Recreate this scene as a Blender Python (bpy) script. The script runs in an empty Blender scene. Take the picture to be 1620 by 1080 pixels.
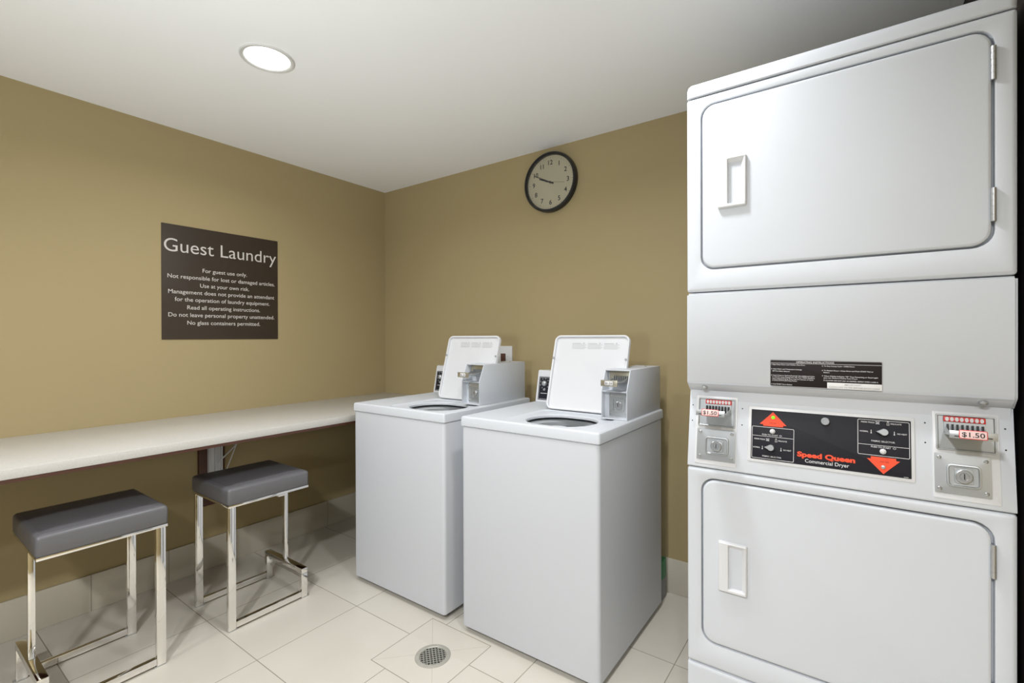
import bpy, bmesh, math, random
from mathutils import Matrix, Vector
random.seed(4)
S = bpy.context.scene
COL = S.collection
R = math.radians

# ------------------------------------------------------------------ room numbers (metres)
WL, WB, CZ = -2.945, 2.389, 2.399          # left wall x, back wall y, ceiling height
WR, Y0 = 0.95, -1.5                        # right wall x, side left open behind the camera for added world light
CNX, CNZ = -2.226, 0.865                   # counter front edge, counter top

# ------------------------------------------------------------------ camera
cam_d = bpy.data.cameras.new('camera'); cam = bpy.data.objects.new('camera', cam_d); COL.objects.link(cam)
S.camera = cam
cam_d.sensor_fit = 'HORIZONTAL'; cam_d.sensor_width = 36.0
cam_d.lens = 749.65 / 1620 * 36.0
cam_d.shift_x = (810 - 820.7) / 1620; cam_d.shift_y = (535.4 - 540) / 1620
cam_d.clip_start = 0.02
yaw, tilt, roll = 0.6149, -0.0027, -0.0029
cam.matrix_world = (Matrix.Translation((0, 0, 1.2855)) @ Matrix.Rotation(yaw, 4, 'Z')
                    @ Matrix.Rotation(math.pi/2 + tilt, 4, 'X') @ Matrix.Rotation(roll, 4, 'Z'))

# ------------------------------------------------------------------ world, exposure
W = bpy.data.worlds.new('world'); S.world = W; W.use_nodes = True
W.node_tree.nodes['Background'].inputs[0].default_value = (0.93, 0.96, 1.0, 1)
W.node_tree.nodes['Background'].inputs[1].default_value = 0.15
S.view_settings.view_transform = 'Standard'; S.view_settings.look = 'None'
S.view_settings.gamma = 1; S.view_settings.use_curve_mapping = False
S.view_settings.exposure = 0.0

# added unseen fill light, behind the camera and aimed at the ceiling
sd = bpy.data.lights.new('added_bounce_fill', 'AREA'); sd.shape = 'DISK'; sd.size = 0.35; sd.energy = 12.5; sd.color = (0.92, 0.97, 1.0); sd.spread = R(105)
so = bpy.data.objects.new('added_bounce_fill', sd); COL.objects.link(so); so.location = (-0.5, -0.9, 1.25); so.rotation_euler = (Vector((-1.6, 0.9, 2.6)) - so.location).to_track_quat('-Z', 'Y').to_euler()

LAMPS = [  # x, y, power : the downlight in view, then four unseen ones added for brightness
    (-1.905, 0.968, 10.5),
    (-0.56, 1.14, 11.5),
    (0.50, -1.10, 32),
    (-1.95, -0.75, 11),
    (-0.40, -0.90, 56),
]

# ------------------------------------------------------------------ materials
def mat(name, col, rough=0.5, metal=0.0, coat=0.0, emit=0.0, spec=0.5, trans=0.0, bump=0.0, bscale=80, var=0.0, vscale=6):
    m = bpy.data.materials.new(name); m.use_nodes = True
    nt = m.node_tree; b = nt.nodes['Principled BSDF']
    b.inputs['Base Color'].default_value = (*col, 1); b.inputs['Roughness'].default_value = rough
    b.inputs['Metallic'].default_value = metal; b.inputs['Coat Weight'].default_value = coat
    b.inputs['Coat Roughness'].default_value = 0.12
    b.inputs['Specular IOR Level'].default_value = spec; b.inputs['Transmission Weight'].default_value = trans
    if emit:
        b.inputs['Emission Color'].default_value = (*col, 1); b.inputs['Emission Strength'].default_value = emit
    tc = nt.nodes.new('ShaderNodeTexCoord')
    if bump:
        n = nt.nodes.new('ShaderNodeTexNoise'); n.inputs['Scale'].default_value = bscale; n.inputs['Detail'].default_value = 3
        nt.links.new(tc.outputs['Object'], n.inputs['Vector'])
        bp = nt.nodes.new('ShaderNodeBump'); bp.inputs['Strength'].default_value = bump; bp.inputs['Distance'].default_value = 0.002
        nt.links.new(n.outputs['Fac'], bp.inputs['Height']); nt.links.new(bp.outputs['Normal'], b.inputs['Normal'])
    if var:
        n = nt.nodes.new('ShaderNodeTexNoise'); n.inputs['Scale'].default_value = vscale; n.inputs['Detail'].default_value = 4
        nt.links.new(tc.outputs['Object'], n.inputs['Vector'])
        mx = nt.nodes.new('ShaderNodeMix'); mx.data_type = 'RGBA'
        mx.inputs[6].default_value = (*[c*(1-var) for c in col], 1); mx.inputs[7].default_value = (*[min(1, c*(1+var)) for c in col], 1)
        nt.links.new(n.outputs['Fac'], mx.inputs[0]); nt.links.new(mx.outputs[2], b.inputs['Base Color'])
    return m

M = {}
M['wall'] = mat('wall_paint', (0.380, 0.306, 0.165), 0.75, bump=0.15, bscale=220, spec=0.2, var=0.02, vscale=2)
M['ceil'] = mat('ceiling_paint', (0.92, 0.935, 0.95), 0.85, bump=0.1, bscale=160, spec=0.2)
M['enamel'] = mat('white_enamel', (0.59, 0.62, 0.665), 0.5, coat=0.0, var=0.01, vscale=3)
M['enamel2'] = mat('white_steel_panel', (0.59, 0.615, 0.66), 0.5, coat=0.0, var=0.01, vscale=3)
M['plastic'] = mat('white_plastic', (0.66, 0.67, 0.69), 0.3, var=0.01)
M['tubgrey'] = mat('grey_tub_plastic', (0.42, 0.44, 0.46), 0.35, var=0.03)
M['chrome'] = mat('polished_chrome', (0.86, 0.85, 0.83), 0.07, metal=1.0, var=0.01, vscale=30)
M['steel'] = mat('brushed_steel', (0.50, 0.51, 0.52), 0.30, metal=0.85, bump=0.1, bscale=300, var=0.05, vscale=40)
M['zinc'] = mat('bright_zinc_plate', (0.50, 0.52, 0.53), 0.36, metal=0.7, var=0.05, vscale=25)
M['brass'] = mat('dull_brass_metal', (0.50, 0.46, 0.36), 0.35, metal=0.8, var=0.08, vscale=60)
M['vinyl'] = mat('charcoal_vinyl', (0.125, 0.124, 0.132), 0.38, bump=0.4, bscale=12, spec=0.5, var=0.06, vscale=8)
M['thread'] = mat('grey_thread', (0.17, 0.165, 0.17), 0.6, var=0.05)
M['quartz'] = None
M['brown'] = mat('dark_brown_wood', (0.075, 0.028, 0.016), 0.5, var=0.25, vscale=18)
M['sign'] = mat('sign_brown', (0.042, 0.030, 0.020), 0.5, spec=0.3, var=0.08, vscale=5)
M['signtext'] = mat('sign_lettering', (0.60, 0.57, 0.55), 0.5, var=0.02)
M['black'] = mat('black_plastic', (0.012, 0.012, 0.014), 0.35, var=0.1)
M['panel'] = mat('control_overlay_black', (0.014, 0.014, 0.020), 0.55, spec=0.25, var=0.1)
M['label'] = mat('label_black', (0.013, 0.009, 0.009), 0.55, spec=0.25, var=0.15, vscale=12)
M['orange'] = mat('orange_red_ink', (0.86, 0.075, 0.022), 0.5, var=0.02)
M['darkred'] = mat('dark_red_ink', (0.30, 0.02, 0.01), 0.5, var=0.02)
M['red'] = mat('red_enamel', (0.62, 0.035, 0.035), 0.4, var=0.04)
M['ink'] = mat('white_ink', (0.68, 0.68, 0.70), 0.5, var=0.02)
M['paper'] = mat('pale_label', (0.72, 0.72, 0.72), 0.55, var=0.03)
M['inkgrey'] = mat('grey_ink', (0.33, 0.33, 0.35), 0.6, var=0.02)
M['inklight'] = mat('pale_grey_ink', (0.40, 0.41, 0.42), 0.6, var=0.02)
M['inkblack'] = mat('black_ink', (0.015, 0.015, 0.015), 0.5, var=0.02)
M['espresso'] = mat('espresso_panel', (0.016, 0.009, 0.007), 0.6, var=0.2, vscale=12)
M['clockface'] = mat('cream_clock_face', (0.62, 0.57, 0.40), 0.6, var=0.02)
M['drainmetal'] = mat('worn_nickel', (0.52, 0.50, 0.44), 0.38, metal=0.55, var=0.1, vscale=60)
M['green'] = mat('green_carton', (0.04, 0.22, 0.10), 0.5, var=0.15, vscale=30)
M['greycarton'] = mat('grey_carton', (0.24, 0.25, 0.25), 0.6, var=0.2, vscale=60)
M['cream'] = mat('cream_plastic', (0.62, 0.52, 0.36), 0.5, var=0.03)
M['lens'] = mat('lit_lens', (1.0, 0.98, 0.95), 0.5, emit=6.0)
M['led'] = mat('green_indicator', (0.12, 0.85, 0.01), 0.4, emit=1.2)
M['trimwhite'] = mat('white_lamp_trim', (0.62, 0.62, 0.61), 0.5, var=0.01)
g = mat('clear_glass', (1, 1, 1), 0.0, trans=1.0); M['glass'] = g
g.node_tree.nodes['Principled BSDF'].inputs['IOR'].default_value = 1.3
M['darkgap'] = mat('dark_gap', (0.02, 0.02, 0.02), 0.8, var=0.1)

def nodes(m):
    return m.node_tree, m.node_tree.nodes, m.node_tree.links

def quartz():
    m = mat('white_quartz', (0.66, 0.65, 0.61), 0.3, coat=0.1); nt, N, L = nodes(m)
    tc = N.new('ShaderNodeTexCoord'); n = N.new('ShaderNodeTexNoise'); n.inputs['Scale'].default_value = 160; n.inputs['Detail'].default_value = 2
    cr = N.new('ShaderNodeValToRGB'); cr.color_ramp.elements[0].position = 0.35; cr.color_ramp.elements[1].position = 0.6
    cr.color_ramp.elements[0].color = (0.50,0.49,0.465, 1); cr.color_ramp.elements[1].color = (0.54,0.53,0.505, 1)
    L.new(tc.outputs['Object'], n.inputs['Vector']); L.new(n.outputs['Fac'], cr.inputs['Fac']); L.new(cr.outputs['Color'], N['Principled BSDF'].inputs['Base Color'])
    return m
M['quartz'] = quartz()

TILE = ((0.53, 0.495, 0.43), (0.61, 0.58, 0.515))
GROUT = (0.27, 0.24, 0.19)
def tile_floor():
    """large square tiles with thin grout, and the small drain square cut by diagonals"""
    m = mat('cream_floor_tile', TILE[0], 0.30, spec=0.45); nt, N, L = nodes(m)
    def math_(op, a, b=None, c=None):
        n = N.new('ShaderNodeMath'); n.operation = op
        for i, v in enumerate((a, b, c)):
            if v is None: continue
            if isinstance(v, (int, float)): n.inputs[i].default_value = v
            else: L.new(v, n.inputs[i])
        return n.outputs[0]
    tc = N.new('ShaderNodeTexCoord'); sp = N.new('ShaderNodeSeparateXYZ'); L.new(tc.outputs['Object'], sp.inputs[0])
    X, Y = sp.outputs[0], sp.outputs[1]
    px, py, x0, y0, hw = 0.457, 0.465, -1.946, 0.937, 0.0017
    def grid(v, o, p):
        t = math_('DIVIDE', math_('SUBTRACT', v, o), p)
        f = math_('ABSOLUTE', math_('SUBTRACT', math_('FRACT', math_('ADD', t, 0.5)), 0.5))
        return math_('LESS_THAN', f, hw/p), math_('FLOOR', t)
    gx, ix = grid(X, x0, px); gy, iy = grid(Y, y0, py)
    gx = math_('MULTIPLY', gx, math_('GREATER_THAN', X, -2.7)); gy = math_('MULTIPLY', gy, math_('LESS_THAN', Y, 2.2))
    cx, cy, h = -1.4045, 1.3705, 0.170
    ax = math_('ABSOLUTE', math_('SUBTRACT', X, cx)); ay = math_('ABSOLUTE', math_('SUBTRACT', Y, cy))
    dm = math_('MAXIMUM', ax, ay)
    inside = math_('LESS_THAN', dm, h)
    edge = math_('LESS_THAN', math_('ABSOLUTE', math_('SUBTRACT', dm, h)), hw)
    diag = math_('MULTIPLY', math_('LESS_THAN', math_('ABSOLUTE', math_('SUBTRACT', ax, ay)), 0.0012), inside)
    gl = math_('MULTIPLY', math_('MAXIMUM', gx, gy), math_('SUBTRACT', 1, inside))
    g = math_('MAXIMUM', math_('MAXIMUM', gl, edge), math_('MULTIPLY', diag, 0.45))
    wn = N.new('ShaderNodeTexWhiteNoise'); cb = N.new('ShaderNodeCombineXYZ')
    L.new(ix, cb.inputs[0]); L.new(iy, cb.inputs[1]); L.new(inside, cb.inputs[2]); L.new(cb.outputs[0], wn.inputs['Vector'])
    ns = N.new('ShaderNodeTexNoise'); ns.inputs['Scale'].default_value = 4.5; ns.inputs['Detail'].default_value = 5
    L.new(tc.outputs['Object'], ns.inputs['Vector'])
    fac = math_('ADD', math_('MULTIPLY', wn.outputs['Value'], 0.35), math_('MULTIPLY', ns.outputs['Fac'], 0.7))
    mx = N.new('ShaderNodeMix'); mx.data_type = 'RGBA'; mx.inputs[6].default_value = (*TILE[0], 1); mx.inputs[7].default_value = (*TILE[1], 1)
    L.new(fac, mx.inputs[0])
    m2 = N.new('ShaderNodeMix'); m2.data_type = 'RGBA'; m2.inputs[7].default_value = (*GROUT, 1)
    L.new(g, m2.inputs[0]); L.new(mx.outputs[2], m2.inputs[6])
    b = N['Principled BSDF']; L.new(m2.outputs[2], b.inputs['Base Color'])
    L.new(math_('ADD', math_('MULTIPLY', g, 0.4), 0.30), b.inputs['Roughness'])
    bp = N.new('ShaderNodeBump'); bp.inputs['Strength'].default_value = 0.4; bp.inputs['Distance'].default_value = 0.001; bp.invert = True
    L.new(g, bp.inputs['Height']); L.new(bp.outputs['Normal'], b.inputs['Normal'])
    return m
M['floor'] = tile_floor()
def tile_base(axis, joints):
    m = mat('cream_skirting_tile', (0.70, 0.64, 0.50), 0.33); nt, N, L = nodes(m)
    tc = N.new('ShaderNodeTexCoord'); sp = N.new('ShaderNodeSeparateXYZ'); L.new(tc.outputs['Object'], sp.inputs[0])
    acc = None
    for j in joints:
        c = N.new('ShaderNodeMath'); c.operation = 'COMPARE'; L.new(sp.outputs[axis], c.inputs[0]); c.inputs[1].default_value = j; c.inputs[2].default_value = 0.0016
        if acc is None: acc = c.outputs[0]
        else:
            a = N.new('ShaderNodeMath'); a.operation = 'MAXIMUM'; L.new(acc, a.inputs[0]); L.new(c.outputs[0], a.inputs[1]); acc = a.outputs[0]
    ns = N.new('ShaderNodeTexNoise'); ns.inputs['Scale'].default_value = 5; L.new(tc.outputs['Object'], ns.inputs['Vector'])
    mx = N.new('ShaderNodeMix'); mx.data_type = 'RGBA'; mx.inputs[6].default_value = (0.49, 0.455, 0.37, 1); mx.inputs[7].default_value = (0.56, 0.53, 0.45, 1)
    L.new(ns.outputs['Fac'], mx.inputs[0])
    m2 = N.new('ShaderNodeMix'); m2.data_type = 'RGBA'; m2.inputs[7].default_value = (*GROUT, 1); L.new(acc, m2.inputs[0]); L.new(mx.outputs[2], m2.inputs[6])
    L.new(m2.outputs[2], N['Principled BSDF'].inputs['Base Color'])
    return m

# ------------------------------------------------------------------ mesh helpers
class MB:
    """collects shapes; build() links them as ONE mesh object. self.T maps local shape coordinates to the thing's space"""
    def __init__(s, T=None): s.bm = bmesh.new(); s.T = T or Matrix.Identity(4)
    def v(s, p): return s.bm.verts.new(s.T @ Vector(p))
    def face(s, vs):
        try: return s.bm.faces.new(vs)
        except ValueError: return None
    def loft(s, loops, cap0=True, cap1=True, wrap=False):
        L = [[s.v(p) for p in lp] for lp in loops]; n = len(L[0])
        pairs = list(zip(L[:-1], L[1:])) + ([(L[-1], L[0])] if wrap else [])
        for a, b in pairs:
            for i in range(n):
                j = (i+1) % n; s.face([a[i], a[j], b[j], b[i]])
        if not wrap:
            if cap0: s.face(list(reversed(L[0])))
            if cap1: s.face(L[-1])
        return s
    def box(s, x0, x1, y0, y1, z0, z1, b=0.0, seg=2):
        P = [(x, y, z) for x in (x0, x1) for y in (y0, y1) for z in (z0, z1)]
        V = [s.v(p) for p in P]
        F = [s.face([V[i] for i in q]) for q in ((0, 1, 3, 2), (4, 6, 7, 5), (0, 4, 5, 1), (2, 3, 7, 6), (0, 2, 6, 4), (1, 5, 7, 3))]
        if b:
            E = {e for f in F for e in f.edges}
            bmesh.ops.bevel(s.bm, geom=list(E), offset=b, segments=seg, affect='EDGES', profile=0.5)
        return s
    def prism(s, poly, x0, x1, b=0.0, seg=2):
        """polygon of (y,z) extruded along x"""
        A = [s.v((x0, y, z)) for y, z in poly]; B = [s.v((x1, y, z)) for y, z in poly]; n = len(poly)
        F = [s.face(list(reversed(A))), s.face(B)]
        for i in range(n):
            j = (i+1) % n; F.append(s.face([A[i], A[j], B[j], B[i]]))
        if b:
            E = {e for f in F if f for e in f.edges}
            bmesh.ops.bevel(s.bm, geom=list(E), offset=b, segments=seg, affect='EDGES', profile=0.5)
        return s
    def lathe(s, prof, c=(0, 0, 0), axis='z', n=40, cap0=True, cap1=True, sx=1.0):
        loops = []
        for r, h in prof:
            lp = []
            for i in range(n):
                a = 2*math.pi*i/n; u, w = r*math.cos(a)*sx, r*math.sin(a)
                if axis == 'z': p = (c[0]+u, c[1]+w, c[2]+h)
                elif axis == 'y': p = (c[0]+u, c[1]+h, c[2]+w)
                else: p = (c[0]+h, c[1]+u, c[2]+w)
                lp.append(p)
            loops.append(lp)
        return s.loft(loops, cap0, cap1)
    def tube(s, p, q, r, n=10):
        p, q = Vector(p), Vector(q); d = (q-p).normalized(); a = d.orthogonal().normalized(); b = d.cross(a)
        ring = lambda o: [tuple(o + a*r*math.cos(2*math.pi*i/n) + b*r*math.sin(2*math.pi*i/n)) for i in range(n)]
        return s.loft([ring(p), ring(q)])
    def poly(s, pts): s.face([s.v(p) for p in pts]); return s
    def slab(s, pts, h):
        """flat outline (x,y,z list in xz plane, y outward negative) given thickness h towards -y"""
        return s.loft([[(x, y, z) for x, y, z in pts], [(x, y-h, z) for x, y, z in pts]])
    def build(s, name, m, parent=None, sharp=32, smooth=True):
        bmesh.ops.remove_doubles(s.bm, verts=s.bm.verts, dist=1e-6)
        bmesh.ops.recalc_face_normals(s.bm, faces=s.bm.faces)
        if smooth:
            for f in s.bm.faces: f.smooth = True
            for e in s.bm.edges:
                if len(e.link_faces) == 2: e.smooth = e.calc_face_angle(0) < R(sharp)
        me = bpy.data.meshes.new(name); s.bm.to_mesh(me); s.bm.free()
        me.materials.append(m)
        o = bpy.data.objects.new(name, me); COL.objects.link(o)
        if parent: o.parent = parent
        return o

def rr(x0, x1, z0, z1, r, n=6):
    """rounded rectangle outline, 4*(n+1) points"""
    r = max(1e-5, min(r, (x1-x0)/2-1e-6, (z1-z0)/2-1e-6)); out = []
    for cx, cz, a0 in ((x1-r, z1-r, 0), (x0+r, z1-r, 90), (x0+r, z0+r, 180), (x1-r, z0+r, 270)):
        for i in range(n+1):
            a = R(a0 + 90*i/n); out.append((cx+r*math.cos(a), cz+r*math.sin(a)))
    return out
def rxz(x0, x1, z0, z1, r, y, n=6): return [(a, y, b) for a, b in rr(x0, x1, z0, z1, r, n)]
def rxy(x0, x1, y0, y1, r, z, n=6): return [(a, b, z) for a, b in rr(x0, x1, y0, y1, r, n)]
def inset(q, d): x0, x1, z0, z1, r = q; return (x0+d, x1-d, z0+d, z1-d, max(0.0005, r-d))
def pad(mb, q, y, h, b=0.002):
    """raised rounded plate on the plane y, standing out by h towards -y"""
    return mb.loft([rxz(*q, y), rxz(*q, y-h+b), rxz(*inset(q, b*0.35), y-h+b*0.3), rxz(*inset(q, b), y-h)])

def tag(o, label=None, cat=None, group=None, kind=None):
    if label: o['label'] = label
    if cat: o['category'] = cat
    if group: o['group'] = group
    if kind: o['kind'] = kind
    return o
def thing(name, loc, label, cat, group=None):
    o = bpy.data.objects.new(name, None); o.empty_display_size = 0.1; COL.objects.link(o); o.location = loc
    return tag(o, label, cat, group)
def struct(mb, name, m): return tag(mb.build(name, m), kind='structure')

def text(mb, body, x, z, h=None, w=None, align='L', y=0.0, bold=0.0, depth=0.0003, res=2):
    """writing in the plane y, facing -y; h = height of a capital letter, w = total width"""
    cu = bpy.data.curves.new('t', 'FONT'); cu.body = body; cu.size = 1; cu.resolution_u = res; cu.offset = bold
    ob = bpy.data.objects.new('t', cu); COL.objects.link(ob)
    dg = bpy.context.evaluated_depsgraph_get(); me = bpy.data.meshes.new_from_object(ob.evaluated_get(dg))
    if len(me.vertices):
        xs = [v.co.x for v in me.vertices]; x0, x1 = min(xs), max(xs)
        cap = 0.70
        sz = h/cap if h else w/(x1-x0)
        sx = w/(x1-x0) if w else sz
        off = {'L': 0, 'C': -(x1-x0)*sx/2, 'R': -(x1-x0)*sx}[align]
        vs = [mb.v((x + off + (v.co.x-x0)*sx, y, z + v.co.y*sz)) for v in me.vertices]
        for p in me.polygons: mb.face([vs[i] for i in p.vertices])
    bpy.data.objects.remove(ob); bpy.data.curves.remove(cu); bpy.data.meshes.remove(me)
    return mb
def mbline(mb, x0, z0, x1, z1, w, y):
    d = Vector((x1-x0, 0, z1-z0)).normalized(); n = Vector((-d.z, 0, d.x))*w/2
    a, b = Vector((x0, y, z0)), Vector((x1, y, z1))
    mb.poly([a+n, a-n, b-n, b+n]); return mb
def outline(mb, q, w, y, n=6):
    mb.loft([rxz(*q, y, n), rxz(*inset(q, w), y, n)], False, False); return mb

# ================================================================== the room
struct(MB().box(WL-0.1, WR+0.1, Y0, WB+0.1, -0.08, 0), 'floor', M['floor'])
def ceiling():
    mb = MB()                                        # ceiling slab with round cut-outs for the recessed lamps
    mb.box(WL-0.1, WR+0.1, Y0, WB+0.1, CZ, CZ+0.08)
    return struct(mb, 'ceiling', M['ceil'])
ceiling()
struct(MB().box(WL-0.1, WL, Y0, WB+0.1, 0, CZ), 'wall_left', M['wall'])
struct(MB().box(WL, WR, WB, WB+0.1, 0, CZ), 'wall_back', M['wall'])
struct(MB().box(WR, WR+0.1, Y0, WB+0.1, 0, CZ), 'wall_right', M['wall'])
struct(MB().box(0.302, 0.330, 1.405, WB, 0, CZ), 'trim_1', M['espresso'])
bb = 0.172
def baseboard(name, P, joints, axis):
    m = tile_base(axis, joints); mb = MB(); mb.box(*P, 0, bb, 0.003); return struct(mb, name, m)
baseboard('baseboard_left', (WL, WL+0.011, Y0, WB), [0.05, 0.352, 0.657, 0.967, 1.885], 1)
baseboard('baseboard_back', (WL+0.011, 0.30, WB-0.011, WB), [-2.2, -1.6, -1.0, -0.36], 0)

# ------------------------------------------------------------------ ceiling lamps: one recessed lamp in view, the rest added fill
def downlight(x, y, power, label_cat):
    t = thing('real_or_added_downlight', (x, y, CZ), *label_cat, 'recessed ceiling lights')
    MB().lathe([(0.099, 0.0), (0.099, -0.003), (0.096, -0.006), (0.088, -0.006), (0.083, -0.0035), (0.081, -0.001)], cap0=True, cap1=False, n=56).build('trim_ring', M['trimwhite'], t)
    MB().lathe([(0.0815, -0.0005), (0.0815, -0.002), (0.078, -0.003)], n=56).build('lens', M['lens'], t)
    ld = bpy.data.lights.new('lamp_light', 'AREA'); ld.shape = 'DISK'; ld.size = 0.155; ld.energy = power
    ld.color = (0.985, 0.99, 1.0); ld.spread = R(158)
    lo = bpy.data.objects.new('lamp_light', ld); COL.objects.link(lo); lo.parent = t; lo.location = (0, 0, -0.008)
for i, (x, y, p) in enumerate(LAMPS):
    label_cat = [('round recessed ceiling light glowing white above the counter', 'ceiling light'),
            ('added fill light on the ceiling by the right washing machine, out of view', 'ceiling light'),
            ('added fill light on the ceiling at the right of the open side, out of view', 'ceiling light'),
            ('added fill light on the ceiling at the left of the open side, out of view', 'ceiling light'),
            ('added fill light on the ceiling just behind the camera position, out of view', 'ceiling light')][i]
    downlight(x, y, p, label_cat)

# ------------------------------------------------------------------ counter
t = thing('wall_counter', (CNX, 1.0, 0), 'long white quartz counter with dark brown underside along the left wall', 'counter')
cx = CNX
MB().box(WL+0.001-cx, 0, Y0+0.3-1, WB-0.001-1, CNZ-0.034, CNZ, 0.003).build('worktop', M['quartz'], t)
MB().box(WL+0.001-cx, -0.004, Y0+0.32-1, WB-0.001-1, CNZ-0.047, CNZ-0.0345, 0.001).build('substrate', M['brown'], t)
MB().box(WL+0.001-cx, WL+0.02-cx, Y0+0.32-1, WB-0.001-1, CNZ-0.10, CNZ-0.0475, 0.001).build('wall_cleat', M['brown'], t)
MB().box(WL+0.001-cx, WL+0.022-cx, 0.105, 0.235, 0.358, CNZ-0.048, 0.002).build('backing_board', M['brown'], t)
b = MB(); b.box(WL+0.023-cx, WL+0.029-cx, 0.145, 0.215, 0.50, CNZ-0.05, 0.001)
b.box(WL+0.029-cx, WL+0.045-cx, 0.145, 0.150, 0.50, CNZ-0.05); b.box(WL+0.029-cx, WL+0.045-cx, 0.178, 0.183, 0.50, CNZ-0.05); b.box(WL+0.029-cx, WL+0.045-cx, 0.210, 0.215, 0.50, CNZ-0.05)
br = b.build('bracket', M['plastic'], t)
b = MB(); b.tube((WL+0.045-cx, 0.190, 0.590), (WL+0.045-cx, 0.285, 0.672), 0.0034); b.tube((WL+0.045-cx, 0.236, 0.545), (WL+0.045-cx, 0.286, 0.672), 0.0026)
b.tube((WL+0.003-cx, 0.286, 0.674), (WL+0.047-cx, 0.286, 0.674), 0.004)
b.build('brace_wire', M['plastic'], br)

# ------------------------------------------------------------------ stools
def seat_cushion(par, x0, x1, y0, y1, z0, z1):
    mb = MB(); loops = []
    prof = [(0.004, z0), (0.0, z0+0.006), (0.0, z1-0.013), (0.002, z1-0.006), (0.007, z1-0.001), (0.022, z1+0.0005), (0.06, z1+0.0035), (0.11, z1+0.005)]
    for d, z in prof:
        q = inset((x0, x1, y0, y1, 0.012), d); loops.append(rxy(*q[:4], max(q[4], 0.008), z))
    mb.loft(loops); c = mb.build('cushion', M['vinyl'], par, sharp=60)
    s = MB()
    q = inset((x0, x1, y0, y1, 0.022), 0.016)
    s.loft([rxy(*q[:4], 0.012, z1-0.0010), rxy(*inset((*q[:4], 0.012), 0.0006), z1+0.0006), rxy(*inset((*q[:4], 0.012), 0.0016), z1-0.0004)], False, False)
    s.build('seam', M['thread'], c)
def stool(loc, sgn, label):
    """sgn=+1 : footrest at the +y end, two full posts at the -y end"""
    t = thing('counter_stool', loc, label, 'stool', 'padded chrome stools at the counter')
    hx, y0, y1 = 0.178, -0.183, 0.183
    f = lambda y: y*sgn
    def bx(mb, xa, xb, ya, yb, za, zb, b=0.0012): return mb.box(xa, xb, min(f(ya), f(yb)), max(f(ya), f(yb)), za, zb, b)
    seat_cushion(t, -0.190, 0.190, -0.187, 0.187, 0.557, 0.628)
    bx(MB(), -0.188, 0.188, -0.185, 0.185, 0.545, 0.5565, 0.002).build('seat_frame', M['chrome'], t)
    w, th = 0.031, 0.020
    for s in (-1, 1):
        xa, xb = sorted((s*hx, s*(hx-th)))
        l = bx(MB(), xa, xb, y0+0.002, y0+0.002+w, 0.005, 0.5445).build('leg', M['chrome'], t)
        r = bx(MB(), xa, xb, y0+0.002+w+0.0003, y1-w-0.0003, 0.010, 0.036).build('floor_rail', M['chrome'], t)
        ri = bx(MB(), xa, xb, y1-w, y1, 0.005, 0.120).build('riser', M['chrome'], t)
        for par, ya in ((l, y0+0.002), (ri, y1-w)):
            bx(MB(), xa+0.001, xb-0.001, ya+0.001, ya+w+0.008, 0.0, 0.0048, 0.001).build('foot_pad', M['zinc'], par)
    bx(MB(), -hx, hx, y1-w+0.001, y1, 0.1205, 0.146).build('footrest', M['chrome'], t)
    bx(MB(), -0.012, 0.012, y1-w+0.006, y1-0.006, 0.1465, 0.5445).build('post', M['chrome'], t)
    if sgn > 0: bx(MB(), hx-0.022, hx+0.002, 0.04, 0.07, 0.534, 0.5448).build('clip', M['plastic'], t)
stool((-2.400, 1.133, 0), 1, 'charcoal padded chrome stool beneath the counter, nearer the washing machines')
stool((-2.398, 0.541, 0), -1, 'charcoal padded chrome stool beneath the counter, at the left edge of the photo')

# ------------------------------------------------------------------ wall sign
t = thing('wall_sign', (WL, 1.248, 1.2795), 'dark brown square laundry rules sign with pale lettering on the left wall', 'sign')
SGN = Matrix.Rotation(math.pi/2, 4, 'Z')           # plane facing +x, reading towards +y
h = 0.3048
sb = MB(SGN); pad(sb, (-h, h, 0, 2*h, 0.001), 0, 0.004, 0.0006); sb = sb.build('sign_board', M['sign'], t)
U = 2*h
tx = MB(SGN); text(tx, 'Guest Laundry', 0.0, 0.765*U, h=0.070, w=0.965*U, align='C', y=-0.0046, bold=-0.002, res=6)
tx.build('heading', M['signtext'], sb, smooth=False)
for s_, v_, w_ in (('For guest use only.', .605, .385), ('Not responsible for lost or damaged articles.', .536, .925), ('Use at your own risk.', .468, .425),
                   ('Management does not provide an attendant', .402, .915), ('for the operation of laundry equipment.', .336, .82), ('Read all operating instructions.', .267, .63),
                   ('Do not leave personal property unattended.', .200, .915), ('No glass containers permitted.', .131, .63)):
    tx = MB(SGN); text(tx, s_, 0.003, v_*U, h=0.0215, w=w_*U, align='C', y=-0.0046, bold=0.004, res=4)
    tx.build('text_line', M['signtext'], sb, smooth=False)

# ------------------------------------------------------------------ clock
t = thing('wall_clock', (-1.445, WB, 2.190), 'round black-rimmed wall clock with cream face high on the back wall', 'clock')
r = 0.174
MB().lathe([(r-0.004, 0), (r, -0.006), (r, -0.026), (r-0.002, -0.036), (r-0.007, -0.041), (r-0.012, -0.040), (r-0.016, -0.032), (r-0.017, -0.022), (r-0.017, -0.004)], axis='y', n=80, cap0=True, cap1=False).build('rim', M['black'], t)
fc = MB().lathe([(r-0.016, -0.006), (r-0.016, -0.016)], axis='y', n=80).build('face', M['clockface'], t)
tx = MB()
for k in range(1, 13):
    a = R(90-30*k); text(tx, str(k), 0.116*math.cos(a), 0.116*math.sin(a)-0.0125, h=0.0265, align='C', y=-0.0166, bold=0.018, res=4)
for k in range(60):
    a = R(6*k); r0 = 0.139 if k % 5 == 0 else 0.143
    mbline(tx, r0*math.cos(a), r0*math.sin(a), 0.1495*math.cos(a), 0.1495*math.sin(a), 0.0016 if k % 5 == 0 else 0.0008, -0.0166)
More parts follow.
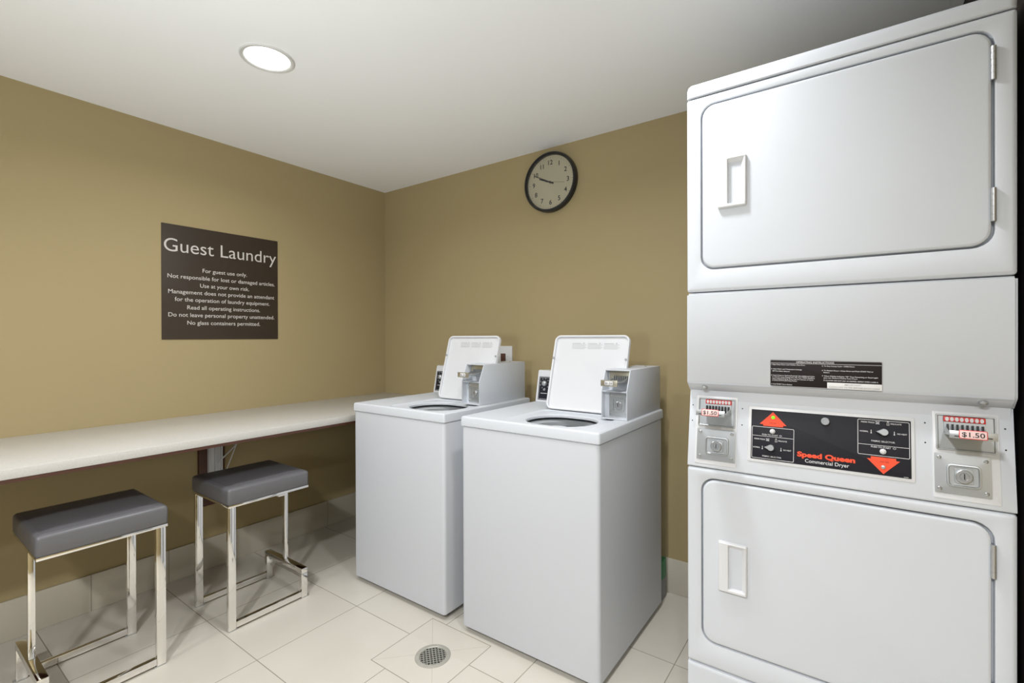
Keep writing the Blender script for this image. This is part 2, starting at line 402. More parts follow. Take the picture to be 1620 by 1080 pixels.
tx.build('numerals', M['inkblack'], fc, smooth=False)
def hand(name, deg, ln, back, w0, w1, y, m):
    a = R(90-deg); d = Vector((math.cos(a), 0, math.sin(a))); n = Vector((-d.z, 0, d.x))
    P = [d*-back+n*w0/2, d*-back-n*w0/2, d*ln-n*w1/2, d*ln+n*w1/2]
    mb = MB(); mb.loft([[(p.x, y, p.z) for p in P], [(p.x, y-0.0012, p.z) for p in P]]); return mb.build(name, m, t)
hand('hour_hand', 292, 0.082, 0.022, 0.0085, 0.006, -0.019, M['black'])
hand('minute_hand', 297, 0.122, 0.026, 0.0065, 0.004, -0.0215, M['black'])
hand('second_hand', 100, 0.098, 0.03, 0.0012, 0.0012, -0.0235, M['brown'])
MB().lathe([(0.006, -0.0165), (0.006, -0.025), (0.004, -0.0255)], axis='y', n=20).build('hub', M['black'], t)
MB().lathe([(r-0.0175, -0.029), (r-0.0175, -0.031)], axis='y', n=80).build('glass', M['glass'], t)

# ------------------------------------------------------------------ wall plate behind the first washer
t = thing('switch_plate', (-1.795, WB, 1.170), 'white wall plate with a dark switch behind the left washing machine', 'wall plate')
mb = MB(); pad(mb, (-0.06, 0.06, -0.061, 0.061, 0.004), 0, 0.007, 0.002); mb.build('plate', M['plastic'], t)
mb = MB(); pad(mb, (-0.024, 0.011, -0.045, 0.014, 0.002), -0.007, 0.006, 0.002); mb.build('rocker', M['brown'], t)
MB().lathe([(0.003, -0.007), (0.003, -0.0085)], c=(0.027, 0, -0.004), axis='y', n=12).build('screw', M['zinc'], t)

# ------------------------------------------------------------------ floor drain
t = thing('floor_drain', (-1.3885, 1.358, 0), 'round steel grate drain in the cream tile floor', 'drain')
MB().lathe([(0.072, 0.0002), (0.0715, 0.0018), (0.069, 0.0026), (0.055, 0.0022), (0.0535, 0.0012), (0.0535, 0.0002)], n=56, cap0=False, cap1=False).build('rim', M['drainmetal'], t)
MB().lathe([(0.0533, 0.0002), (0.0533, 0.0004)], n=48).build('well', M['darkgap'], t)
gm = MB()
for k in range(-4, 5):
    for sg in (1, -1):
        o = k*0.0125; L_ = math.sqrt(max(0, 0.0532**2-o*o))
        gm.T = Matrix.Rotation(R(45*sg+5), 4, 'Z'); gm.box(-L_, L_, o-0.0014, o+0.0014, 0.0005, 0.0019)
gm.T = Matrix.Identity(4); gm.build('grate', M['drainmetal'], t)

# ------------------------------------------------------------------ carton behind the right washer, pipe stub
t = thing('detergent_carton', (-0.812, 2.315, 0), 'green and grey carton on the floor behind the right washing machine', 'carton')
MB().box(-0.05, 0.05, -0.03, 0.03, 0, 0.10, 0.001).build('lower_wrap', M['greycarton'], t)
MB().box(-0.05, 0.05, -0.03, 0.03, 0.1003, 0.190, 0.001).build('upper_wrap', M['green'], t)
t = thing('bottle', (-0.800, 2.262, 0), 'small cream capped bottle behind the right washing machine', 'bottle')
MB().lathe([(0.015, 0), (0.016, 0.01), (0.016, 0.18), (0.012, 0.20)], n=24).build('body', M['cream'], t)
MB().lathe([(0.013, 0.2003), (0.013, 0.215), (0.011, 0.22)], n=24).build('cap', M['plastic'], t)

# ================================================================== coin mechanism (shared by washers and dryer)
def coin_slide(par, T, cx, z, w, reach, tagw, tagh, dryer=True):
    """slide tongue sticking out towards -y of plane T, with comb of coin slots and the price tag at its end"""
    h2 = w/2
    b = MB(T)
    b.box(cx-h2, cx+h2, -reach, 0.0, z-0.006, z-0.001, 0.001)                      # tongue
    b.prism([(-reach*0.55, z-0.001), (-0.001, z-0.001), (-0.001, z+0.013)], cx-h2, cx-h2+0.003)
    b.prism([(-reach*0.55, z-0.001), (-0.001, z-0.001), (-0.001, z+0.013)], cx+h2-0.003, cx+h2)
    if dryer: b.box(cx-h2-0.004, cx+h2+0.004, -reach-0.003, -reach, z-0.012, z+0.004, 0.0008)   # end handle
    sl = b.build('coin_slide', M['zinc'], par)
    if not dryer:
        b = MB(T); b.box(cx-h2-0.003, cx+h2+0.003, -reach-0.003, -reach, z-0.016, z+0.009, 0.001); b.build('slide_handle', M['brass'], par)
    b = MB(T)
    for k in range(8):
        x = cx-h2+w*(k+0.5)/8
        b.box(x-0.0011, x+0.0011, -0.022, -0.001, z+0.0005, z+0.018)
        b.box(x-0.0011, x+0.0011, -reach*0.62, -0.022, z-0.0006, z+0.0016)
    if dryer:
        for x in (cx-h2+0.004, cx+h2-0.012): b.box(x, x+0.008, -reach-0.0036, -reach-0.0030, z-0.0085, z-0.0065); b.box(x+0.002, x+0.004, -reach*0.95, -0.02, z-0.0012, z+0.0004)
    b.build('coin_slots', M['inkblack'] if dryer else M['greycarton'], par)
    b = MB(T); q = (cx-tagw/2, cx+tagw/2, z-0.013+0.001, z-0.013+0.001+tagh, 0.003)
    pad(b, q, -reach-0.0032, 0.0012, 0.0005)
    tg = b.build('price_tag', M['red'] if dryer else M['inkgrey'], par)
    b = MB(T); pad(b, inset(q, 0.0013), -reach-0.00445, 0.0005, 0.0002)
    x0, x1, z0, z1, _ = q
    b.build('tag_face', M['pinkpaper'] if dryer else M['paper'], par)
    b = MB(T); text(b, '$1.50', cx, z0+tagh*0.24, h=tagh*0.52, w=tagw*0.80, align='C', y=-reach-0.0052, bold=0.012, res=3)
    b.build('price_lettering', M['inkblack'], par, smooth=False)
M['pinkpaper'] = mat('pink_tag_paper', (0.78, 0.56, 0.54), 0.5, var=0.02)

def lock_door(par, T, x0, x1, z0, z1, y, cx=None, cz=None):
    """pressed steel money-box door with raised collar, barrel lock and four screws"""
    cx = (x0+x1)/2 if cx is None else cx; cz = (z0+z1)/2 if cz is None else cz
    w, h = (x1-x0), (z1-z0)
    b = MB(T); q = (x0, x1, z0, z1, 0.002); a = w*0.31; c = h*0.29
    q2 = (cx-a, cx+a, cz-c, cz+c, 0.010); q3 = inset(q2, 0.0035); q4 = (cx-a*0.55, cx+a*0.55, cz-c*0.66, cz+c*0.66, 0.006); q5 = inset(q4, 0.002)
    b.loft([rxz(*q, y), rxz(*q, y-0.002), rxz(*q2, y-0.003), rxz(*inset(q2, 0.001), y-0.0065), rxz(*q3, y-0.0068), rxz(*inset(q3, 0.002), y-0.003), rxz(*q4, y-0.0028), rxz(*inset(q4, 0.0008), y-0.006), rxz(*q5, y-0.006)])
    b.build('money_box_door', M['zinc'], par, sharp=50)
    rl = min(a, c)*0.56
    MB(T).lathe([(rl, y-0.006), (rl, y-0.012), (rl*0.9, y-0.013), (rl*0.55, y-0.013), (rl*0.5, y-0.0122)], c=(cx, 0, cz), axis='y', n=28).build('lock', M['steel'], par)
    MB(T).box(cx-0.0008, cx+0.0008, y-0.0136, y-0.012, cz-rl*0.4, cz+rl*0.4).build('keyhole', M['inkblack'], par)
    for sx in (x0+w*0.09, x1-w*0.09):
        for sz in (z0+h*0.11, z1-h*0.11):
            MB(T).lathe([(0.0042, y-0.0018), (0.0040, y-0.004), (0.0022, y-0.0052)], c=(sx, 0, sz), axis='y', n=14).build('screw', M['steel'], par)

# ================================================================== washing machines
def washer(x0, label, lid_x, box_x, idx):
    Yf, D, Wd, Hb, Ht = 1.548, 0.70, 0.667, 0.898, 0.941
    t = thing('washing_machine', (x0, Yf, 0), label, 'washing machine', 'top-load washing machines against the back wall')
    # cabinet : open-topped shell
    b = MB(); q = (0.004, Wd-0.004, 0.004, D-0.01, 0.016)
    b.loft([rxy(*inset(q, 0.006), 0.024), rxy(*inset(q, 0.001), 0.026), rxy(*q, 0.034), rxy(*q, Hb-0.004), rxy(*inset(q, 0.004), Hb-0.001), rxy(*inset(q, 0.03), Hb-0.001), rxy(*inset(q, 0.03), 0.08)], True, True)
    b.build('cabinet', M['enamel2'], t)
    for fx in (0.05, Wd-0.05):
        for fy in (0.06, D-0.06):
            MB().lathe([(0.02, 0), (0.02, 0.010), (0.012, 0.012), (0.012, 0.0242)], c=(fx, fy, 0), n=20).build('foot', M['black'], t)
    # top panel with recessed lid well and rounded opening
    hc = (lid_x[0]+lid_x[1])/2
    q = (0, Wd, 0, D, 0.010)
    lw = (lid_x[0]-0.006, lid_x[1]+0.006 if idx else lid_x[1]+0.004, 0.022, 0.384, 0.045)
    hx0, hx1, hy0, hy1 = hc-0.158, hc+0.158, 0.066, 0.330
    hole = (hx0, hx1, hy0, hy1, 0.125)
    b = MB()
    b.loft([rxy(*inset(q, 0.03), Hb+0.002), rxy(*inset(q, 0.004), Hb), rxy(*q, Hb+0.003), rxy(*q, Ht-0.010), rxy(*inset(q, 0.002), Ht-0.004), rxy(*inset(q, 0.008), Ht),
            rxy(*lw, Ht), rxy(*inset(lw, 0.007), Ht-0.005), rxy(*hole, Ht-0.0075, 6), rxy(*inset(hole, 0.004), Ht-0.011), rxy(*inset(hole, 0.004), Ht-0.020), rxy(*inset(hole, -0.008), Ht-0.022)], False, False)
    b.build('top_panel', M['enamel'], t)
    # tub with balance ring and agitator
    tx, ty = Wd/2-0.02, 0.215
    tx = hc-0.005
    R0 = 0.185
    MB().lathe([(R0+0.005, Ht-0.024), (R0+0.005, Ht-0.30), (R0-0.02, Ht-0.34), (0.02, Ht-0.345)], c=(tx, ty, 0), n=56, cap0=False).build('wash_basket', M['steel'], t)
    MB().lathe([(R0+0.004, Ht-0.030), (R0-0.006, Ht-0.027), (R0-0.042, Ht-0.034), (R0-0.050, Ht-0.042), (R0-0.048, Ht-0.060), (R0+0.004, Ht-0.07)], c=(tx, ty, 0), n=56, cap0=False, cap1=False).build('balance_ring', M['tubgrey'], t)
    MB().lathe([(0.10, Ht-0.33), (0.055, Ht-0.27), (0.056, Ht-0.12), (0.056, Ht-0.060), (0.048, Ht-0.045), (0.020, Ht-0.040)], c=(tx-0.03, ty, 0), n=40).build('agitator', M['plastic'], t)
    # open lid, leaning back
    L_, wl = 0.362, lid_x[1]-lid_x[0]
    lean = math.atan2(0.10, 0.352)
    T = Matrix.Translation((lid_x[0], 0.384, Ht+0.004)) @ Matrix.Rotation(-lean, 4, 'X')
    b = MB(T); Q = (0, wl, 0, L_, 0.030); th = 0.012
    b.loft([rxz(*inset(Q, 0.004), th), rxz(*Q, th-0.004), rxz(*Q, -0.006), rxz(*inset(Q, 0.0015), -0.0085), rxz(*inset(Q, 0.006), -0.009), rxz(*inset(Q, 0.0085), -0.0075), rxz(*inset(Q, 0.0105), 0.002), rxz(*inset(Q, 0.018), 0.003)])
    ld = b.build('lid', M['plastic'], t, sharp=40)
    for sx in (0.004, wl-0.012):
        MB(T).lathe([(0.0055, -0.009), (0.0055, -0.0115), (0.0035, -0.0125)], c=(sx+0.004, 0, 0.247), axis='y', n=16).build('bumper', M['inkgrey'], ld)
    b = MB(T)
    for c in range(3):
        xa = wl*(0.245+0.215*c)
        b.box(xa, xa+wl*0.12, 0.0022, 0.003, 0.322, 0.3245)
        b.box(xa+wl*0.15, xa+wl*0.165, 0.0022, 0.003, 0.3215, 0.3265)
        for k in range(4): b.box(xa, xa+wl*(0.195 - 0.02*(k % 2)), 0.0022, 0.003, 0.316-0.0062*k, 0.3174-0.0062*k)
    b.build('lid_label', M['inklight'], ld)
    # control console at the back
    ya, yb, za, zb = 0.572, 0.602, Ht+0.0005, 1.110
    cx0, cx1 = 0.022, box_x[0]+0.0
    b = MB(); b.prism([(ya-0.004, za), (ya-0.004, za+0.010), (yb-0.003, zb-0.006), (yb+0.004, zb), (D-0.006, zb-0.004), (D-0.006, za)], cx0, cx1, 0.003)
    cs = b.build('control_console', M['plastic'], t)
    sl = math.atan2(yb-ya, zb-za); Tc = Matrix.Translation((cx0, ya-0.0045, za+0.008)) @ Matrix.Rotation(-sl, 4, 'X')
    b = MB(Tc); pad(b, (0.014, cx1-cx0-0.014, 0.006, 0.128, 0.003), -0.0002, 0.0015, 0.0005); b.build('control_panel', M['panel'], cs)
    b = MB(Tc); outline(b, (0.018, cx1-cx0-0.018, 0.010, 0.124, 0.002), 0.0012, -0.0024)
    for a_ in range(0, 360, 40): mbline(b, 0.050+0.024*math.cos(R(a_)), 0.092+0.024*math.sin(R(a_)), 0.050+0.029*math.cos(R(a_)), 0.092+0.029*math.sin(R(a_)), 0.002, -0.0024)
    b.box(0.030, 0.070, -0.0026, -0.0022, 0.039, 0.0415)
    b.build('panel_markings', M['ink'], cs, smooth=False)
    MB(Tc).lathe([(0.015, -0.0017), (0.014, -0.010), (0.009, -0.016), (0.006, -0.017)], c=(0.050, 0, 0.092), axis='y', n=24).build('knob', M['zinc'], cs)
    MB(Tc).lathe([(0.007, -0.0017), (0.0065, -0.006)], c=(0.052, 0, 0.060), axis='y', n=18).build('start_button', M['greycarton'], cs)
    # coin box : cheeks, top, recessed front
    bx0, bx1 = box_x; yf = 0.287; yk = 0.325; zk = 1.062; zt = 1.147; yr = D-0.008; z0 = Ht+0.0004
    prof = [(yf, z0), (yf, zk), (yk, zt), (yr, zt), (yr, z0)]
    b = MB(); b.prism(prof, bx1-0.004, bx1, 0.0012); b.prism(prof, bx0, bx0+0.004, 0.0012)
    b.box(bx0+0.0035, bx1-0.0035, yk+0.001, yr-0.001, zt-0.004, zt-0.0003)
    b.box(bx0+0.0035, bx1-0.0035, yr-0.005, yr-0.001, z0+0.001, zt-0.001)
    b.prism([(yf+0.030, z0), (yf+0.030, zk-0.004), (yf+0.072, zk-0.004), (yf+0.072, zt-0.003), (yr-0.004, zt-0.003), (yr-0.004, z0)], bx0+0.0035, bx1-0.0035)
    b.box(bx0+0.0035, bx1-0.0035, yf+0.0015, yf+0.032, zk-0.006, zk-0.003)
    b.box(bx0+0.0035, bx1-0.0035, yf+0.0015, yf+0.032, z0+0.001, z0+0.006)
    cb = b.build('coin_box', M['enamel'], t)
    MB().lathe([(0.004, zt), (0.004, zt+0.004), (0.0025, zt+0.006)], c=((bx0+bx1)/2+0.02, yr-0.09, 0), n=16).build('screw', M['brass'], cb)
    cxb = (bx0+bx1)/2+0.006
    Tm = Matrix.Translation((0, yf+0.07, 0))
    b = MB(Tm); b.box(bx0+0.010, bx1-0.005, -0.006, 0.0, zk+0.030, zt-0.006, 0.001); b.build('slot_plate', M['brass'], cb)
    coin_slide(cb, Tm, cxb, zk+0.040, 0.066, 0.130, 0.036, 0.018, dryer=False)
    lock_door(cb, Matrix.Translation((0, yf+0.030, 0)), bx0+0.024, bx1-0.006, z0+0.010, zk-0.012, 0.0)
    return t
washer(-1.409, 'white top-load washing machine with open lid, nearer the stacked dryer', (0.204, 0.592), (0.538, 0.654), 1)
washer(-2.1735, 'white top-load washing machine with open lid, at the end of the counter', (0.250, 0.624), (0.514, 0.634), 0)

# ================================================================== stacked dryer
DX, DY, DW = -0.3994, 1.420, 0.683
dr = thing('stacked_dryer', (DX, DY, 0), 'tall white stacked coin dryer with black control panel in the middle', 'dryer')
MB().box(0.004, DW-0.004, 0.030, 0.70, 0.006, 2.005, 0.004).build('cabinet', M['enamel2'], dr)
b = MB(); q = (0, DW, -0.002, 0.70, 0.014)
b.loft([rxy(*inset(q, 0.002), 1.9785), rxy(*q, 1.981), rxy(*q, 2.004), rxy(*inset(q, 0.003), 2.013), rxy(*inset(q, 0.010), 2.019), rxy(*inset(q, 0.020), 2.021)])
b.build('top_cap', M['enamel'], dr)
DOORS = ((1.4145, 1.9765, 1.480, 1.947), (0.3400, 0.9075, 0.412, 0.878))
for k, (z0, z1, d0, d1) in enumerate(DOORS):
    b = MB(); q = (0, DW, z0, z1, 0.008); hq = (0.040, 0.6475, d0-0.003, d1+0.003, 0.037)
    b.loft([rxz(*q, 0.029), rxz(*q, 0.010), rxz(*inset(q, 0.0015), 0.004), rxz(*inset(q, 0.005), 0.001), rxz(*inset(q, 0.010), 0.0),
            rxz(*inset(hq, -0.003), 0.0), rxz(*inset(hq, -0.0008), 0.001), rxz(*hq, 0.004), rxz(*hq, 0.016), rxz(*inset(hq, 0.03), 0.016), rxz(*inset(hq, 0.03), 0.028)], False, False)
    b.build('front_panel', M['enamel'], dr)
    b = MB(); dq = (0.0445, 0.6425, d0+0.0015, d1-0.0015, 0.034)
    b.loft([rxz(*inset(dq, 0.004), 0.0155), rxz(*dq, 0.0145), rxz(*dq, 0.004), rxz(*inset(dq, 0.001), 0.0008), rxz(*inset(dq, 0.0035), -0.001), rxz(*inset(dq, 0.007), -0.0015)])
    d = b.build('door', M['enamel'], dr)
    # pocket handle
    hx0, hx1 = 0.0880, 0.1615; zc = (d0+d1)/2 - 0.0 + (0.0005 if k == 0 else -0.003); hz0, hz1 = zc-0.069, zc+0.069
    b = MB(); q = (hx0, hx1, hz0, hz1, 0.004); po = (hx0+0.026, hx1-0.004, hz0+0.009, hz1-0.005, 0.003); pi = (hx0+0.0275, hx0+0.043, hz0+0.016, hz1-0.030, 0.003)
    b.loft([rxz(*inset(q, -0.001), -0.0012), rxz(*q, -0.008), rxz(*inset(q, 0.001), -0.0105), rxz(*inset(q, 0.003), -0.0120), rxz(*inset(po, -0.0015), -0.0120), rxz(*po, -0.0112), rxz(*pi, 0.0145)])
    b.build('handle', M['plastic'], d, sharp=25)
    for hz in (d1-0.041-0.036, d0+0.051+0.036):
        b = MB(); b.lathe([(0.0042, -0.036), (0.0042, 0.036)], c=(0.6450, -0.003, hz), axis='z', n=16)
        b.box(0.6452, 0.6478, -0.001, 0.012, hz-0.035, hz+0.035)
        for kk in range(-2, 3): b.lathe([(0.0048, -0.0065), (0.0048, 0.0065)], c=(0.6450, -0.003, hz+kk*0.0145), axis='z', n=16)
        b.build('hinge', M['steel'], d)
b = MB(); q = (0, DW, 0.004, 0.3372, 0.006)
b.loft([rxz(*q, 0.029), rxz(*q, 0.006), rxz(*inset(q, 0.0015), 0.0025), rxz(*inset(q, 0.006), 0.0), rxz(*inset(q, 0.012), 0.0)]); b.build('kick_panel', M['enamel'], dr)
# hood panel
b = MB(); b.prism([(0.029, 1.4120), (0.0, 1.4120), (0.0, 1.153), (0.004, 1.147), (0.0290, 1.129), (0.034, 1.128)], 0, DW, 0.0)
bmesh.ops.bevel(b.bm, geom=[e for e in b.bm.edges if min(v.co.y for v in e.verts) < 0.028], offset=0.005, segments=3, affect='EDGES')
hd = b.build('hood_panel', M['enamel'], dr, sharp=40)
for sx in (0.0476, 0.6311):
    MB(Matrix.Translation((sx, 0.011, 1.139)) @ Matrix.Rotation(R(50), 4, 'X')).lathe([(0.008, 0.002), (0.008, -0.003), (0.004, -0.0055)], axis='y', n=18).build('screw', M['zinc'], hd)
# instruction label
b = MB(); LQ = (0.2174, 0.4564, 1.154, 1.2245, 0.004); pad(b, LQ, -0.0001, 0.0006, 0.0002); il = b.build('instruction_label', M['label'], dr)
b = MB(); outline(b, inset(LQ, 0.0004), 0.0008, -0.0009); x0 = LQ[0]
mbline(b, x0+0.002, 1.2155, LQ[1]-0.002, 1.2155, 0.0008, -0.0009)
yy = -0.0010
b.build('label_border', M['ink'], il, smooth=False)
b = MB(); text(b, 'OPERATING INSTRUCTIONS', 0.337-0.018, 1.2170, h=0.0042, w=0.082, align='C', y=yy, bold=0.01)
Ls = [('1. Open Dryer Door, Load Clothes, Close Door.', 0.078, 1.2103), ('2. Select Fabric and Temperature Settings', 0.070, 1.1985), ('Off Turn Fabric Selector.', 0.041, 1.1930),
      ('3. Insert Coins or Card as Required. Use Additional Coins', 0.098, 1.1820), ('or Card for more Drying Time, OR, Turn TIMER KNOB to', 0.096, 1.1775), ('select desired Drying Time. Last 2-3 minutes of Cycle', 0.093, 1.1730),
      ('is COOL-DOWN (No Heat) Period.', 0.057, 1.1685), ('4. Push START Pad or Button.', 0.049, 1.1585)]
for s_, w_, z_ in Ls: text(b, s_, x0+0.003+(0.0 if s_[0].isdigit() else 0.0025), z_, h=0.0028, w=w_, y=yy, bold=0.015)
Rs = [('5. To Stop Drying Cycle\u2014OPEN Door.', 0.068, 1.2095), ('6. To Restart Dryer\u2014Close Door and Push START Pad or', 0.104, 1.1985), ('Button.', 0.013, 1.1935),
      ('7. When Display Indicates "00" Time Remaining or Panel Light', 0.113, 1.1845), ('goes out, Remove Clothes from Dryer.', 0.070, 1.1800), ('IF CLOTHES ARE NOT DRY AS DESIRED, REPEAT STEPS 3 AND 4.', 0.110, 1.1735)]
for s_, w_, z_ in Rs: text(b, s_, x0+0.117+(0.0 if s_[0].isdigit() else 0.0035), z_, h=0.0028, w=w_, y=yy, bold=0.015)
b.build('label_lettering', M['ink'], il, smooth=False)
b = MB(); pad(b, (x0+0.128, LQ[1]-0.0015, 1.1555, 1.1700, 0.001), -0.0008, 0.0002, 0.0001); b.build('notice_patch', M['paper'], il)
b = MB(); text(b, 'IMPORTANT:', x0+0.181, 1.1643, h=0.0032, w=0.034, align='C', y=-0.0012, bold=0.01); text(b, 'CLEAN LINT FILTER BEFORE EACH LOAD', x0+0.1825, 1.1578, h=0.0032, w=0.102, align='C', y=-0.0012, bold=0.01)
b.build('notice_lettering', M['inkgrey'], il, smooth=False)

# console (sloping) : local plane, x along, z up the slope, -y outwards
CA = math.atan2(0.034, 0.216)
TC = Matrix.Translation((0, 0.0, 0.909)) @ Matrix.Rotation(-CA, 4, 'X')
CL = math.hypot(0.034, 0.216)
b = MB(); b.prism([(0.029, 0.9095), (0.002, 0.9095), (0.0, 0.9125), (0.034, 1.1275), (0.060, 1.1275), (0.060, 0.9095)], 0.001, DW-0.001, 0.0015); cn = b.build('console_panel', M['enamel'], dr)
# front faces of the console sit on the TC plane
b = MB(TC); pad(b, (0.1604, 0.5167, 0.0364, 0.1859, 0.004), 0.0005, 0.0030, 0.0012); b.build('panel_frame', M['plastic'], dr)
b = MB(TC); pad(b, (0.1690, 0.5097, 0.0445, 0.1777, 0.0015), -0.0025, 0.0008, 0.0003); cp = b.build('control_panel', M['panel'], dr)
y1_, y2_ = -0.0037, -0.0040
b = MB(TC)
outline(b, (0.1713, 0.2717, 0.0474, 0.1325, 0.003), 0.0011, y1_); mbline(b, 0.1713, 0.1074, 0.2716, 0.1074, 0.0010, y1_)
outline(b, (0.4076, 0.5072, 0.0891, 0.1740, 0.003), 0.0011, y1_); mbline(b, 0.4076, 0.1140, 0.5068, 0.1140, 0.0010, y1_)
text(b, 'PUSH TO START', 0.1965, 0.1100, h=0.0038, w=0.038, y=y1_, bold=0.01); text(b, 'PUSH TO START', 0.4341, 0.1078, h=0.0040, w=0.038, y=y1_, bold=0.01)
def sel(ox, oz, kx):
    text(b, 'PERM PRESS', ox, oz+0.0205, h=0.0034, w=0.0265, y=y1_, bold=0.01); text(b, 'DELICATE', ox+0.0575, oz+0.0205, h=0.0034, w=0.0205, y=y1_, bold=0.01)
    text(b, 'NORMAL', ox-0.0025, oz-0.0020, h=0.0034, w=0.0170, y=y1_, bold=0.01); text(b, 'NO HEAT', ox+0.0700, oz-0.0020, h=0.0034, w=0.0180, y=y1_, bold=0.01)
    text(b, 'FABRIC SELECTOR', ox+0.0205, oz-0.0235, h=0.0038, w=0.0450, y=y1_, bold=0.01)
    # small symbols: crossed garment, flask, two thermometers
    for s_ in (1, -1): mbline(b, ox+0.0285, oz+0.022+0.0025*s_, ox+0.0365, oz+0.022-0.0025*s_, 0.0010, y1_)
    mbline(b, ox+0.0285, oz+0.0195, ox+0.0365, oz+0.0195, 0.0007, y1_); mbline(b, ox+0.0285, oz+0.0250, ox+0.0365, oz+0.0250, 0.0007, y1_)
    mbline(b, ox+0.0500, oz+0.0185, ox+0.0550, oz+0.0185, 0.0008, y1_); mbline(b, ox+0.0503, oz+0.0185, ox+0.0515, oz+0.0270, 0.0008, y1_); mbline(b, ox+0.0547, oz+0.0185, ox+0.0535, oz+0.0270, 0.0008, y1_); mbline(b, ox+0.0510, oz+0.0270, ox+0.0540, oz+0.0270, 0.0008, y1_)
    for xx in (ox+0.0200, ox+0.0645):
        mbline(b, xx, oz-0.0030, xx, oz+0.0045, 0.0012, y1_); mbline(b, xx, oz-0.0042, xx, oz-0.0018, 0.0026, y1_)
for ox, oz in ((0.1775, 0.0765), (0.4145, 0.1455)): sel(ox, oz, 0)
for dx_, dz_ in ((0.2405, 0.1120), (0.4790, 0.1100)):
    for a0 in range(4):
        p, q_ = [(dx_+0.0032*math.cos(R(a)), dz_+0.0022*math.sin(R(a))) for a in (90*a0, 90*a0+90)]; mbline(b, *p, *q_, 0.0006, y1_)
text(b, 'Commercial Dryer', 0.3437, 0.0520, h=0.0088, w=0.0935, align='C', y=y1_, bold=0.004, res=4)
mbline(b, 0.4955, 0.0469, 0.5040, 0.0469, 0.0008, y1_)
b.build('panel_markings', M['ink'], cp, smooth=False)
b = MB(TC); text(b, 'Speed Queen', 0.3410, 0.0655, h=0.0118, w=0.1235, align='C', y=y2_, bold=0.046, res=4)
b.build('brand_lettering', M['orange'], cp, smooth=False); b = MB(TC)
b.slab([(0.2217, -0.0034, 0.1738), (0.2539, -0.0034, 0.1396), (0.2461, -0.0034, 0.1396), (0.2461, -0.0034, 0.1352), (0.1985, -0.0034, 0.1352), (0.1985, -0.0034, 0.1396), (0.1897, -0.0034, 0.1396)], 0.0005)
b.build('arrow', M['orange'], cp, smooth=False)['label'] = 'orange arrow pointing up'; b = MB(TC)
b.slab([(0.4575, -0.0034, 0.0477), (0.4259, -0.0034, 0.0812), (0.4336, -0.0034, 0.0812), (0.4336, -0.0034, 0.0866), (0.4818, -0.0034, 0.0866), (0.4818, -0.0034, 0.0812), (0.4891, -0.0034, 0.0812)], 0.0005)
b.build('arrow', M['orange'], cp, smooth=False)['label'] = 'orange arrow pointing down'
b = MB(TC); text(b, 'DRYER', 0.2220, 0.1425, h=0.0034, w=0.0170, align='C', y=-0.0041); b.build('arrow_lettering', M['darkred'], cp, smooth=False); b = MB(TC); text(b, 'DRYER', 0.4600, 0.0745, h=0.0034, w=0.0170, align='C', y=-0.0041); b.build('arrow_lettering', M['darkred'], cp, smooth=False)
MB(TC).lathe([(0.0042, -0.0036), (0.0040, -0.0055), (0.002, -0.007)], c=(0.2223, 0, 0.1592), axis='y', n=20).build('indicator_light', M['led'], cp)
MB(TC).lathe([(0.0046, -0.0036), (0.0042, -0.0055), (0.002, -0.0065)], c=(0.4575, 0, 0.0640), axis='y', n=20).build('indicator_light', M['zinc'], cp)
MB(TC).lathe([(0.0098, -0.003), (0.0098, -0.0095), (0.0085, -0.0115), (0.0050, -0.0115), (0.0046, -0.0105)], c=(0.3405, 0, 0.1605), axis='y', n=28).build('lock', M['steel'], cp)
def selector(cx_, cz_):
    b = MB(TC); pts = []
    for i in range(25):
        a = R(-140 + 280*i/24); pts.append((cx_+0.0085*math.cos(a), cz_+0.0085*math.sin(a)))
    pts.append((cx_-0.0165, cz_+0.0003))
    lp = lambda s, y: [(cx_+(x-cx_)*s, y, cz_+(z-cz_)*s) for x, z in pts]
    b.loft([lp(1, -0.0035), lp(0.96, -0.014), lp(0.88, -0.0155)]); kb = b.build('selector_knob', M['zinc'], cp)
    b = MB(TC); b.box(cx_-0.0004, cx_+0.0008, -0.0162, -0.0154, cz_-0.006, cz_+0.006); return kb
selector(0.2185, 0.0785); selector(0.4595, 0.1465)
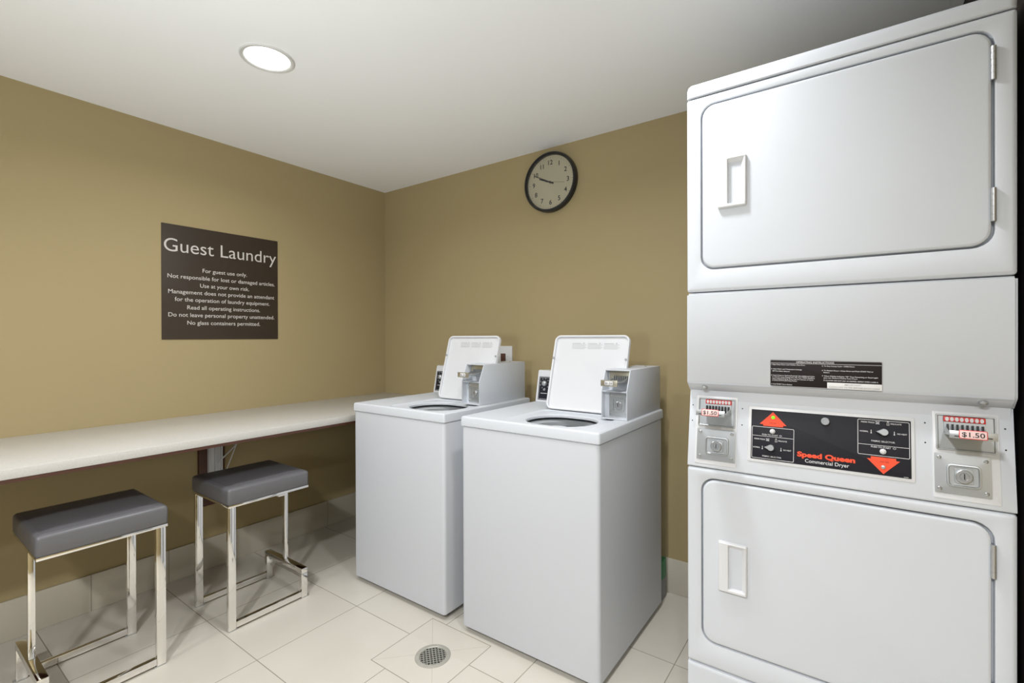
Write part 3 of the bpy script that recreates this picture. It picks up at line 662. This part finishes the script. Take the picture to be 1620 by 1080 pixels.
for bx_, bz_ in ((0.2213, 0.1222), (0.4571, 0.1006)):
    MB(TC).lathe([(0.0066, -0.0035), (0.0066, -0.007), (0.0048, -0.0075), (0.0044, -0.0105), (0.003, -0.0115)], c=(bx_, 0, bz_), axis='y', n=8).build('start_button', M['plastic'], cp)
# coin meters
def meter(x0, x1, lx0, lx1, label):
    q = (x0, x1, 0.0115, 0.2070, 0.003)
    rc = (x0+0.008, x1-0.006, 0.1210, 0.1985, 0.002)
    b = MB(TC); pad(b, q, 0.0005, 0.0025, 0.0010)
    mt = b.build('coin_meter', M['plastic'], dr); mt['label'] = label
    # raised hood frame round the upper window
    b = MB(TC); b.loft([rxz(*inset(rc, -0.002), -0.002), rxz(*inset(rc, -0.001), -0.0055), rxz(*inset(rc, 0.001), -0.0055), rxz(*inset(rc, 0.003), -0.0022)], False, True)
    b.build('window_plate', M['zinc'], mt)
    cx_ = (x0+x1)/2 + (0.006 if x0 < 0.3 else -0.001); w = 0.066
    b = MB(TC); pad(b, (cx_-w/2-0.002, cx_+w/2+0.002, 0.1835, 0.1955, 0.001), -0.004, 0.004, 0.0008); b.build('slot_header', M['red'], mt)
    b = MB(TC)
    for k in range(8):
        xx = cx_-w/2+w*(k+0.5)/8; b.lathe([(0.0048, -0.0079), (0.0048, -0.0084)], c=(xx, 0, 0.1893), axis='y', n=20, sx=0.66)
    b.build('coin_symbols', M['paper'], mt)
    b = MB(TC); b.box(cx_-w/2-0.001, cx_+w/2+0.001, -0.0075, -0.0022, 0.1600, 0.1830); b.build('comb_plate', M['zinc'], mt)
    coin_slide(mt, TC, cx_, 0.1600, w, 0.098, 0.044, 0.0185)
    lock_door(mt, TC, lx0, lx1, 0.0240, 0.1120, -0.002, cx=(lx0+lx1)/2+(0.003 if x0 < 0.3 else 0.002), cz=0.0655)
meter(0.0205, 0.1325, 0.0265, 0.1300, 'coin meter left of the control panel')
meter(0.5475, 0.6585, 0.5500, 0.6440, 'coin meter right of the control panel')
b = MB(TC)
for hx_ in (0.0105, 0.1450, 0.5352, 0.6680):
    for hz_ in (0.1315, 0.1767): b.lathe([(0.0018, 0.0002), (0.0018, -0.0006)], c=(hx_, 0, hz_), axis='y', n=12)
b.build('screw_holes', M['inkblack'], dr)
